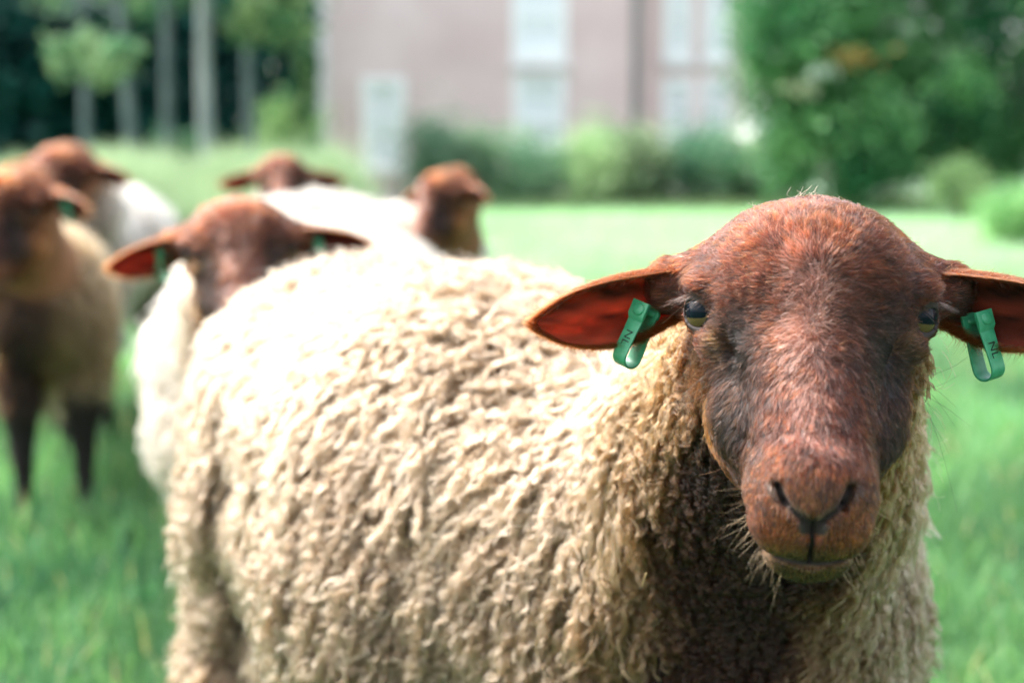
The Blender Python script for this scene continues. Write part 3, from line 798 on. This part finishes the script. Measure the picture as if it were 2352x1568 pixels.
def tag_mesh():
    """folded loop ear tag, local mm around its pin; the strip hangs down in front, turns and comes back behind the ear"""
    # path in (s: sideways in loop plane, z) plus width vector along y
    pts = [(6.5, 5), (6.5, -4), (5.6, -7), (6.2, -15), (6.9, -24), (7.0, -29)]
    for a in np.linspace(0, math.pi, 13)[1:]: pts.append((7.0 * math.cos(a) , -29 - 6.4 * math.sin(a)))
    pts += [(-7.0, -24), (-6.6, -15), (-6.0, -6), (-6.0, 5)]
    pts = np.array(pts); n = len(pts)
    th = np.full(n, 1.3); wd = np.full(n, 4.6); th[:2] = 2.6; wd[:2] = 5.6; wd[2] = 5.0; wd[-3:] = 4.4; th[-2:] = 2.0
    V = []; F = []
    for i in range(n):
        d = unit(pts[min(i + 1, n - 1)] - pts[max(i - 1, 0)]); nn = np.array([-d[1], d[0]])
        c = .35
        for (a, b) in ((-1, -1 + c * .5), (-1 + c * .4, -1), (1 - c * .4, -1), (1, -1 + c * .5), (1, 1 - c * .5), (1 - c * .4, 1), (-1 + c * .4, 1), (-1, 1 - c * .5)):
            p = pts[i] + nn * b * th[i] / 2; V.append((p[0], a * wd[i], p[1]))
    for i in range(n - 1):
        for k in range(8): F.append((i * 8 + k, (i + 1) * 8 + k, (i + 1) * 8 + (k + 1) % 8, i * 8 + (k + 1) % 8))
    V = np.array(V); F = np.array(F)
    caps = np.array([(0, 1, 2, 3), (0, 3, 4, 7), (4, 5, 6, 7)]); e = (n - 1) * 8
    F = np.concatenate([F, caps, (caps + e)[:, ::-1]])
    # pin through the ear with its round heads
    Vp, Fp = [], []
    prof = [(8.8, 0), (8.8, 3.0), (8.2, 3.9), (5.8, 3.9), (5.6, 2.0), (-5.2, 2.0), (-5.4, 4.2), (-8.0, 4.2), (-8.6, 3.4), (-8.6, 0)]
    sg = 18
    for (s, r) in prof:
        for k in range(sg): t = 2 * math.pi * k / sg; Vp.append((s, r * math.cos(t) + 0.6, r * math.sin(t)))
    for i in range(len(prof) - 1):
        for k in range(sg): Fp.append((i * sg + k, i * sg + (k + 1) % sg, (i + 1) * sg + (k + 1) % sg, (i + 1) * sg + k))
    return (V, F), (np.array(Vp), np.array(Fp))
TAG, PIN = tag_mesh()

def ear_tag(root, O, Rm, scale, side, hero, twist, tilt, pos):
    """pos: local head mm of the pin"""
    # loop frame: s axis (front of the loop) mostly towards the viewer, twisted outwards
    sA = np.array([math.sin(twist), 0, math.cos(twist)]); yA = np.array([math.cos(twist), 0, -math.sin(twist)])
    zA = np.array([0, 1.0, 0]); ct, st = math.cos(tilt), math.sin(tilt)
    Rt = np.array([[ct, -st, 0], [st, ct, 0], [0, 0, 1]])
    B = Rt @ np.stack([sA, yA * 1.18, zA], 1)
    tr = lambda L: O + ((np.asarray(pos) + L @ B.T) * scale / 1000) @ Rm.T
    o = mesh_obj('ear_tag', tr(TAG[0]), TAG[1], M_TAG, root, True, origin=root.location)
    if hero:
        md = o.modifiers.new('bevel', 'BEVEL'); md.width = .00035; md.segments = 2; md.limit_method = 'ANGLE'
    p = mesh_obj('pin', tr(PIN[0]), PIN[1], M_TAG, o, True, origin=root.location)
    if hero:
        cu = bpy.data.curves.new('lettering', 'FONT'); cu.body = 'NL'; cu.size = .0078; cu.align_x = 'CENTER'; cu.align_y = 'CENTER'; cu.extrude = .00006; cu.space_character = 1.05
        tmp = bpy.data.objects.new('tmp', cu); COL.objects.link(tmp); bpy.context.view_layer.update()
        me = bpy.data.meshes.new_from_object(tmp.evaluated_get(bpy.context.evaluated_depsgraph_get())); bpy.data.objects.remove(tmp)
        me.materials.clear(); me.materials.append(M_INK); t = link(bpy.data.objects.new('lettering', me), o)
        c = tr(np.array([[7.15, .0, -18.5]]))[0]
        nrm = Rm @ B @ unit(np.array([1, 0, .06])); down = Rm @ B @ unit(np.array([.06, 0, -1])); right = 0
        # reads downwards: text x axis = down, text y axis = towards the viewer's right
        xa = Vector(unit(down)); za = Vector(unit(nrm)); ya = za.cross(xa)
        M = Matrix((xa, ya, za)).transposed().to_4x4(); M.translation = Vector(c - np.array(root.location)) + za * .00006
        t.matrix_local = M
    return o

# ------------------------------------------------------------------ whole sheep
def sheep(label, chest, mid, rump, O, Rm, neck, hero=False, scale=1.0, tags=(), head_only_fur=None, step=.016, group=None,
          wool=(.62, .515, .415), front=(.20, .11, .06), nlock=2600, crease=None, belly=None, thigh=None, wz=(.25, .36), ws=(.070, .088)):
    chest, mid, rump = [np.array(v, float) for v in (chest, mid, rump)]
    ax = unit((chest - rump)[:3] * [1, 1, 0]); sd_ = np.array([-ax[1], ax[0], 0])
    base = np.array([mid[0], mid[1], 0]); root = empty('sheep', base); tag(root, label, 'sheep', group)
    hb = O + Rm @ (np.array([0, -20, -55]) * scale / 1000)          # middle of the back of the head
    prims = [('c', chest[:3], mid[:3], chest[3], mid[3], .04), ('c', mid[:3], rump[:3], mid[3], rump[3], .035)]
    if belly is not None: prims.append(('e', belly[0], belly[1], .03))
    nk = np.array(neck[:3], float)
    prims.append(('c', chest[:3] + np.array([0, 0, .04]), nk, chest[3] * .78, neck[3], .06))
    prims.append(('c', nk, hb, neck[3], .060 * scale, .04))
    if thigh is not None: prims.append(('c', thigh[0], thigh[1], thigh[2], thigh[3], .010))
    tail = rump[:3] - ax * rump[3] * .95 + np.array([0, 0, .02])
    prims.append(('c', tail, tail - ax * .04 - np.array([0, 0, .2]), .035, .02, .03))
    legs = []
    for q, r0, fw in ((chest, .105 * chest[3] / .2, .02), (rump, .12 * rump[3] / .2, -.05)):
        for s in (-1, 1):
            hip = q[:3] + sd_ * s * q[3] * .50 - np.array([0, 0, q[3] * .45]); top = q[3] * .45
            knee = hip + ax * (-.0 if q is chest else .03) + np.array([0, 0, -hip[2] * .38])
            hock = hip + ax * (.0 if q is chest else -.05); hock[2] = hip[2] * .36
            foot = np.array([hip[0], hip[1], .03]) + ax * (.0 if q is chest else -.03)
            prims += [('c', hip, knee, r0 * .95, .042, .04), ('c', knee, hock, .042, .024, .015), ('c', hock, foot, .024, .021, .01), ('c', foot, foot + ax * .03 - np.array([0, 0, .01]), .026, .024, .01)]
            legs.append(hip)
    pts = np.concatenate([np.stack([p[1], p[2]]) for p in prims if p[0] == 'c'])
    lo = pts.min(0) - .28; hi = pts.max(0) + .28; lo[2] = -.02
    xs, ys, zs = [np.arange(lo[k], hi[k], step) for k in range(3)]
    X, Y, Z = np.meshgrid(xs, ys, zs, indexing='ij')
    f = None
    for p in prims:
        g = ell(X, Y, Z, p[1], p[2]) if p[0] == 'e' else cone(X, Y, Z, p[1], p[2], p[3], p[4])
        f = g if f is None else smin(f, g, p[-1])
    P = np.stack([X, Y, Z], -1)
    wooly = sstep(wz[0], wz[1], Z)
    if hero:
        f = f - wooly * (.007 * vnoise(P, .11, 21) + .003 * vnoise(P, .04, 22))
    else:
        f = f - wooly * .010 * vnoise(P, .08, 23)
    if crease is not None: f = f + crease(X, Y, Z)
    V, Q = surface_nets(f, xs, ys, zs); V = relax(V, Q, 1, .5); N = vnormals(V, Q)
    def wmask(C):      # 1 = wool, 0 = short coat
        z = sstep(wz[0], wz[1], C[:, 2])
        h = np.linalg.norm(C - hb, axis=1); return z * sstep(ws[0], ws[1], h / scale + .012 * vnoise(C, .03, 35))
    def wcol(C):
        """fleece: cream, stained ochre towards the face, brown on the front of the neck, deepened as chin shadow"""
        h = np.linalg.norm(C - hb, axis=1)
        c = np.tile(np.array(wool), (len(C), 1))
        w_ = (sstep(.20, .09, h) * (.45 if hero else .12) * (1 + .5 * fbm(C, .05, 31)))[:, None]; c = c * (1 - w_) + np.array([.46, .32, .18]) * w_
        T0 = hb + unit(O - hb) * .03; T1 = chest[:3] + (unit((O - chest[:3]) * [1, 1, 0])) * chest[3] + np.array([-.03, 0, -.06])
        d = T1 - T0; t = np.clip(((C - T0) @ d) / (d @ d), 0, 1.5); q = np.linalg.norm(C - T0 - t[:, None] * d, axis=1)
        w3 = (sstep(.15, .07, q) * (.6 if hero else .25))[:, None]; c = c * (1 - w3) + np.array([.43, .31, .19]) * w3
        w2 = (sstep(.086, .045, q + .02 * vnoise(C, .04, 33)))[:, None]
        wcol.front = w2[:, 0]
        c = c * (1 - w2) + np.array(front) * w2  # throat is brown, its colour also carries painted shadow under the chin
        return c
    wm = wmask(V)[:, None]
    skin = np.where(V[:, 2:3] < .42, np.array([[.010, .007, .006]]), np.array([[.22, .10, .045]]))
    cB = wcol(V) * np.array([.24, .20, .16]) * wm + skin * (1 - wm)  # mesh under the wool darkened to paint shade between locks
    hd, hf, ef = (head_fine, fur_fine, earfur_fine) if hero else (head_rough, fur_rough, earfur_rough)
    tr = lambda L: O + (L * scale / 1000) @ Rm.T
    parts = [(V, Q, cB, 0), (tr(hd[0]), hd[1], hd[3], 0)]
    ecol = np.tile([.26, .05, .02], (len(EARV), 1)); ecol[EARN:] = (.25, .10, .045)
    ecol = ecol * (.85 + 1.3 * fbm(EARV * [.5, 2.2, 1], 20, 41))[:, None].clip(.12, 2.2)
    if not hero: ecol = ecol * .55
    parts.append((tr(EARV), EARQ, ecol * 1.25, 1)); parts.append((tr(other_ear(EARV)), EARQ[:, ::-1], ecol * .5, 1))  # first ear's colour raised for backlit glow, the other's lowered as shade
    VV = np.concatenate([p[0] for p in parts]); off = np.cumsum([0] + [len(p[0]) for p in parts])
    QQ = np.concatenate([p[1] + off[i] for i, p in enumerate(parts)]); CC = np.concatenate([p[2] for p in parts])
    mi = np.concatenate([np.full(len(p[1]), p[3]) for p in parts])
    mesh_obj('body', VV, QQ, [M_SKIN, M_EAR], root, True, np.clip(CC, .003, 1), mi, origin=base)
    # eyes
    for s in (1, -1):
        m_ = np.array([s, 1, 1.0])
        mesh_obj('eye', tr(EYEP * m_), EYEF if s > 0 else EYEF[:, ::-1], M_EYE, root, True, EYEC, origin=base)
    # short coat of the head and ears
    S = np.concatenate([hf[0], ef[0], other_ear(ef[0])]); R = np.concatenate([hf[1], ef[1], ef[1]]); C = np.concatenate([hf[2], ef[2], ef[2]])
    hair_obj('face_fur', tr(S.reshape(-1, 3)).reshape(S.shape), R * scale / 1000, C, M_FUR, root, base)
    # fleece
    campos = CAM
    def wt(Cn, n_):
        see = ((campos - Cn) * n_).sum(1) / np.linalg.norm(campos - Cn, axis=1)
        return wmask(Cn) * (sstep(-.35, .0, see) * .92 + .08) + 1e-9
    P, Nn = sample(V, Q, N, nlock, wt)
    if hero:
        fleece(P, Nn, ax, wcol, root, base, hb)
        nshort = 60000
    else:
        n = len(P); k = 7; sn = 6
        P = np.repeat(P, sn, 0) + rng.normal(size=(n * sn, 3)) * .006; Nn = np.repeat(Nn, sn, 0)
        T = np.tile(np.array([0, 0, -1.0]) - ax * .3, (len(P), 1)) + .6 * rng.normal(size=(len(P), 3))
        S = strands(P, Nn, T, .03 * (.6 + .7 * rng.random(len(P))), .5, 5, .9)
        hair_obj('fleece', S, .0016 * np.linspace(1, .4, 5)[None] * np.ones((len(P), 1)), np.clip(wcol(P) * (.8 + .35 * rng.random((len(P), 1))), 0, .9), M_WOOL, root, base)
        nshort = 0
    if nshort:                                            # brown coat between the head and the fleece, and on the legs
        P, Nn = sample(V, Q, N, nshort, lambda Cn, n_: (1 - wmask(Cn)) * (.06 + .94 * (Cn[:, 2] > .3)) + 1e-9)
        T = np.tile([-.2, .4, -1.0], (len(P), 1)) + .25 * rng.normal(size=(len(P), 3))
        S = strands(P, Nn, T + .5 * vnoise(P, .012, 93)[:, None] * np.array([1, .5, .3]), .014 * (.5 + 1.0 * rng.random(len(P))), .5, 5, .6)
        C = np.where(P[:, 2:3] < .3, [[.04, .025, .02]], [[.27, .115, .05]]) * (.4 + 1.1 * rng.random((len(P), 1))) * (1 + .5 * vnoise(P, .008, 94))[:, None]
        hair_obj('neck_fur', S, .00022 * np.linspace(1, .3, 5)[None] * np.ones((len(P), 1)), C, M_FUR, root, base)
    for tg in tags: ear_tag(root, O, Rm, scale, 0, hero, *tg)
    return root, tr, base

def fleece(P, Nn, ax, wcol, root, base, hb):
    """wavy staples: fibres gather into locks, locks lean together into staples with clefts between"""
    n = len(P)
    # staple centres on a jittered lattice
    cell = .0085
    warp = np.stack([vnoise(P, .05, 51), vnoise(P, .05, 52), vnoise(P, .05, 53)], 1) * .006
    Pw = P + warp; key = np.floor(Pw / cell).astype(np.int64)
    _, inv = np.unique(key, axis=0, return_inverse=True); inv = inv.ravel(); m = inv.max() + 1
    cnt = np.bincount(inv, minlength=m); ctr = np.stack([np.bincount(inv, P[:, k], m) for k in range(3)], 1) / cnt[:, None]
    tilt = rng.normal(size=(m, 3)) * .30; phase = rng.random(m) * 6.28; lenm = .62 + .75 * rng.random(m)
    to = ctr[inv] - P
    dh = np.linalg.norm(P - hb, axis=1); upz = Nn[:, 2:3]
    down = np.array([0, 0, -1.0]) - ax * .25
    flow = down + .35 * np.stack([fbm(P, .12, 61), fbm(P, .12, 62), fbm(P, .12, 63)], 1) + tilt[inv]
    flow = unit(flow - (flow * Nn).sum(1, keepdims=True) * Nn)
    lift = .75 + .5 * np.clip(upz, 0, 1)
    cP = wcol(P); fm = wcol.front
    L = .031 * lenm[inv] * (.75 + .5 * rng.random(n)) * (1 - .35 * sstep(.18, .10, dh)) * (1 - .2 * np.clip(upz[:, 0], 0, 1)) * (1 - .5 * fm)
    part = np.abs(fbm(P * np.array([1, 1, .45]), .085, 91)); L *= 1 - .62 * 1.15 * sstep(.14, .03, part) * sstep(.66, .50, P[:, 2])
    L *= 1 - .75 * fold(P[:, 0], P[:, 1], P[:, 2])
    d0 = unit(Nn * lift * .85 + flow * .8)
    Bn = unit(np.cross(Nn, flow))
    k = 16; s = np.linspace(0, 1, k)[None, :, None]
    path = P[:, None] + (d0[:, None] * s + flow[:, None] * s ** 2 * .45 - Nn[:, None] * s ** 2 * .28) * L[:, None, None] + to[:, None] * (s ** 1.5) * .42
    waves = (2.2 + 1.3 * rng.random(n))[:, None, None]
    tight = (.6 + .5 * sstep(.66, .42, P[:, 2]))
    ph = (phase[inv] + .7 * rng.normal(size=n))[:, None, None]
    amp = (.0014 + .0012 * rng.random(n))[:, None, None] * tight[:, None, None] * (.3 + s * 1.1)
    hand = np.where(rng.random(n) < .5, 1, -1)[:, None, None]
    ang = ph + 6.283 * waves * s
    path = path + Bn[:, None] * np.cos(ang) * amp + (np.cross(Bn, unit(d0))[:, None]) * np.sin(ang) * amp * .8 * hand
    F = 10
    a = rng.random((n, F)) * 6.283; r = np.sqrt(rng.random((n, F))) * .0023
    T2 = np.cross(Nn, Bn)
    off = (Bn[:, None] * (np.cos(a) * r)[..., None] + T2[:, None] * (np.sin(a) * r)[..., None])
    shrink = (1.2 - .98 * s[0, :, 0] ** 1.1)
    S = path[:, None] + off[:, :, None] * shrink[None, None, :, None]
    S = S + rng.normal(size=(n, F, 1, 3)) * .0010 * (s[None] ** 2)
    S = S.reshape(-1, k, 3)
    c = cP * (.86 + .22 * fbm(P, .06, 71))[:, None] * (.88 + .24 * rng.random((n, 1)))
    dirt = sstep(.3, .7, fbm(P, .045, 72))[:, None] * .35; c = c * (1 - dirt) + np.array([.40, .28, .16]) * dirt * (1 - fm[:, None])
    C = np.repeat(c, F, 0) * (.88 + .24 * rng.random((n * F, 1)))
    R = .00031 * np.linspace(1, .5, k)[None] * (.7 + .6 * rng.random((n * F, 1)))
    hair_obj('fleece', S, R, np.clip(C, .02, .88), M_WOOL, root, base)
    # stray single fibres standing off the fleece
    q = rng.choice(n, 1500); P2, N2 = P[q], Nn[q]
    Z = strands(P2 + N2 * .02, N2, flow[q] + .9 * rng.normal(size=(len(q), 3)), .010 * (.5 + rng.random(len(q))), 1.4, 6, 1.1)
    hair_obj('stray_fibres', Z, .00009 * np.ones((len(q), 6)), np.clip(wcol(P2) * 1.15, 0, .88), M_WOOL, root, base)

# ---- the sheep in front
O = at(1860, 722, .815)
Rm = frame(O, CAM - O, roll=math.radians(-.4), pitch=0, yaw=math.radians(3))
def crease(X, Y, Z):
    # fold between thigh and belly
    return .026 * fold(X, Y, Z)
def fold(X, Y, Z):
    d = X + (.205 - .018 * ((Z - .40) / .2) ** 2) * Y + .007 * np.sin(Z * 34) + .004 * np.sin(Z * 71 + 1)
    return np.exp(-(d / (.009 + .010 * sstep(.5, .2, Z))) ** 2) * sstep(.60, .46, Z) * sstep(1.15, 1.2, Y)
hero, tr, base = sheep('large sheep in front with red brown face looking straight at the camera',
    (.150, 1.11, .445, .162), (-.035, 1.31, .482, .190), (-.155, 1.50, .498, .182), O, Rm, (.172, .990, .575, .092), hero=True, step=.008,
    tags=[(math.radians(-38), math.radians(-21), (-96, -1, -37)), (math.radians(38), math.radians(16), (98, -1, -37))],
    nlock=42000, crease=crease, belly=((-.035, 1.26, .42), (.190, .185, .200)), thigh=((-.215, 1.56, .44), (-.276, 1.55, .12), .130, .105), wz=(.12, .2), ws=(.046, .062), group='brown headed sheep in the pasture')

# lashes and long feelers of the hero
Sx = []; Rx = []; Cx = []
for sgn in (1, -1):
    for i in range(44):
        a = math.radians(25 + 130 * rng.random()); p = EYE + (_h * math.cos(a) * 12.2 + _v * math.sin(a) * 9.8 + _g * 10.5)
        dirn = unit(_g * .9 + np.array([.5, -.1, .1]) + _h * math.cos(a) * .4 + _v * .25 + rng.normal(size=3) * .12); ln = 6 + 7 * rng.random()
        s = np.linspace(0, 1, 6)[:, None]; q = p + dirn * ln * s + np.array([.2, -.55, 0]) * ln * s ** 2 * .9
        Sx.append(q * [sgn, 1, 1]); Rx.append(.11 * np.linspace(1, .3, 6)); Cx.append(np.array([.34, .24, .20]) * (.15 + 1.2 * rng.random() ** 2))
    for i in range(9):      # long hairs under the eye
        p = np.array([50 + 4 * rng.random(), -28 - 18 * rng.random(), 8 + 10 * rng.random()]); ln = 24 + 22 * rng.random()
        s = np.linspace(0, 1, 8)[:, None]; q = p + unit(np.array([1, -.55 + .5 * rng.normal(), .2])) * ln * s + np.array([0, .5 * rng.normal(), .2]) * ln * s ** 2
        Sx.append(np.concatenate([q[:6:2], q[5:]])[:6] * [sgn, 1, 1]); Rx.append(.10 * np.linspace(1, .4, 6)); Cx.append(np.array([.05, .04, .03]))
for i in range(64):        # whiskers round the chin and lips
    sg = 1 if rng.random() < .35 else -1; u_ = -92 - 45 * rng.random(); xw = sg * (36 * math.sqrt(max(0, 1 - ((u_ + 97) / 44) ** 2)))
    p = np.array([xw * .93, u_, 62 + 14 * rng.random()]); d_ = unit(np.array([sg * .8 * abs(xw) / 30, (u_ + 90) / 40 - .25, .2]) + .25 * rng.normal(size=3)); ln = 7 + 12 * rng.random()
    s = np.linspace(0, 1, 6)[:, None]; Sx.append(p + d_ * ln * s + rng.normal(size=3) * ln * .2 * s ** 2); Rx.append(.085 * np.linspace(1, .3, 6)); Cx.append(np.array([.34, .2, .1]))
for i in range(16):         # curly stray hairs on the poll
    _x = np.clip(rng.normal() * 12, -26, 26); p = np.array([_x, 67 - _x * _x * .0125, -25 + 8 * rng.random()]); s = np.linspace(0, 1, 6)[:, None]
    Sx.append(p + np.array([rng.normal() * .6, 1, 0]) * (3 + 6 * rng.random()) * s + np.array([1.0, .3, 0]) * np.sin(s * 6 + rng.random() * 6) * 1.8); Rx.append(.08 * np.ones(6)); Cx.append(np.array([.4, .26, .18]))
Sx = np.array(Sx)
hair_obj('whiskers', tr(Sx.reshape(-1, 3)).reshape(Sx.shape), np.array(Rx) / 1000, np.array(Cx), M_FUR, hero, base)

# bits of straw and a dark twig caught in the fleece
B_ = []
for (px, py, dp, L_, a_) in ((2104, 1186, .985, .013, .35), (2096, 1178, .983, .009, 1.9), (1545, 905, .95, .016, .1), (1400, 1120, .98, .012, .9), (1290, 960, 1.04, .011, 2.2), (1480, 1330, .93, .010, 1.3), (1120, 1240, 1.03, .014, .4), (2060, 1290, .93, .008, 1.2)):
    c0 = at(px, py, dp); s_ = np.linspace(-.5, .5, 6)[:, None]
    B_.append(c0 + np.array([math.cos(a_), -.15, math.sin(a_)]) * L_ * s_ + np.array([0, -.002, .002]) * (1 - 4 * s_ ** 2))
B_ = np.array(B_)
hair_obj('straw_bits', B_, .00035 * np.ones((len(B_), 6)), np.array([[.02, .015, .01]] * 2 + [[.30, .22, .10]] * (len(B_) - 2)), M_SKINHAIR, hero, base)

# ---- the flock behind
GRP = 'brown headed sheep in the pasture'
def toward(O, dx, dy, dz): return unit(np.array([dx, dy, dz]))
tg2 = [(math.radians(-50), math.radians(-4), (-95, 6, -42)), (math.radians(40), math.radians(14), (95, 6, -42))]
O2 = at(552, 578, 1.80)
sheep('sheep with green ear tags peering over the back of the front sheep', (-.335, 2.10, .46, .195), (-.32, 2.40, .46, .21), (-.30, 2.75, .47, .20),
      O2, frame(O2, CAM - O2, roll=math.radians(3), pitch=math.radians(-2)), (-.345, 1.97, .60, .105), tags=tg2, scale=1.02, nlock=4200, group=GRP, step=.012, wool=(.60, .54, .47))
O3 = at(1010, 455, 3.2)
sheep('white backed sheep with its brown head turned aside, right of the flock', (-.27, 3.45, .50, .18), (-.47, 3.50, .51, .20), (-.63, 3.55, .51, .185),
      O3, frame(O3, (-.72, -.66, .02), pitch=math.radians(8)), (-.145, 3.36, .61, .068), scale=.90, ws=(.15, .19), nlock=3000, group=GRP, wool=(.60, .56, .50))
O4 = at(648, 412, 3.75)
sheep('farthest sheep, only its forehead and ears show over a white back', (-.60, 4.15, .47, .20), (-.60, 4.5, .48, .22), (-.58, 4.85, .48, .20),
      O4, frame(O4, CAM - O4, pitch=math.radians(-12)), (-.60, 3.95, .62, .12), scale=1.0, nlock=1800, group=GRP, wool=(.60, .56, .50))
O5 = at(12, 480, 2.85)
sheep('sheep cut off by the left edge with chest tinted olive brown as shade and dark legs', (-1.015, 3.10, .50, .130), (-1.12, 3.40, .50, .14), (-1.24, 3.7, .50, .135),
      O5, frame(O5, (-.35, -.92, .0), pitch=math.radians(5)), (-1.03, 2.98, .64, .085), scale=1.15, nlock=3000, group=GRP, ws=(.13, .18), wool=(.46, .37, .26), front=(.14, .085, .045), tags=[tg2[1]])  # darker wool tint puts the shade on this chest into its colour
O6 = at(135, 402, 3.75)
sheep('sheep behind the leftmost one with its white rump to the right', (-1.25, 4.08, .55, .15), (-1.245, 4.3, .56, .165), (-1.235, 4.55, .56, .16),
      O6, frame(O6, (-.12, -.98, .0), roll=math.radians(-4), pitch=math.radians(4)), (-1.19, 3.88, .70, .11), scale=1.15, nlock=2600, group=GRP, wool=(.60, .57, .52))
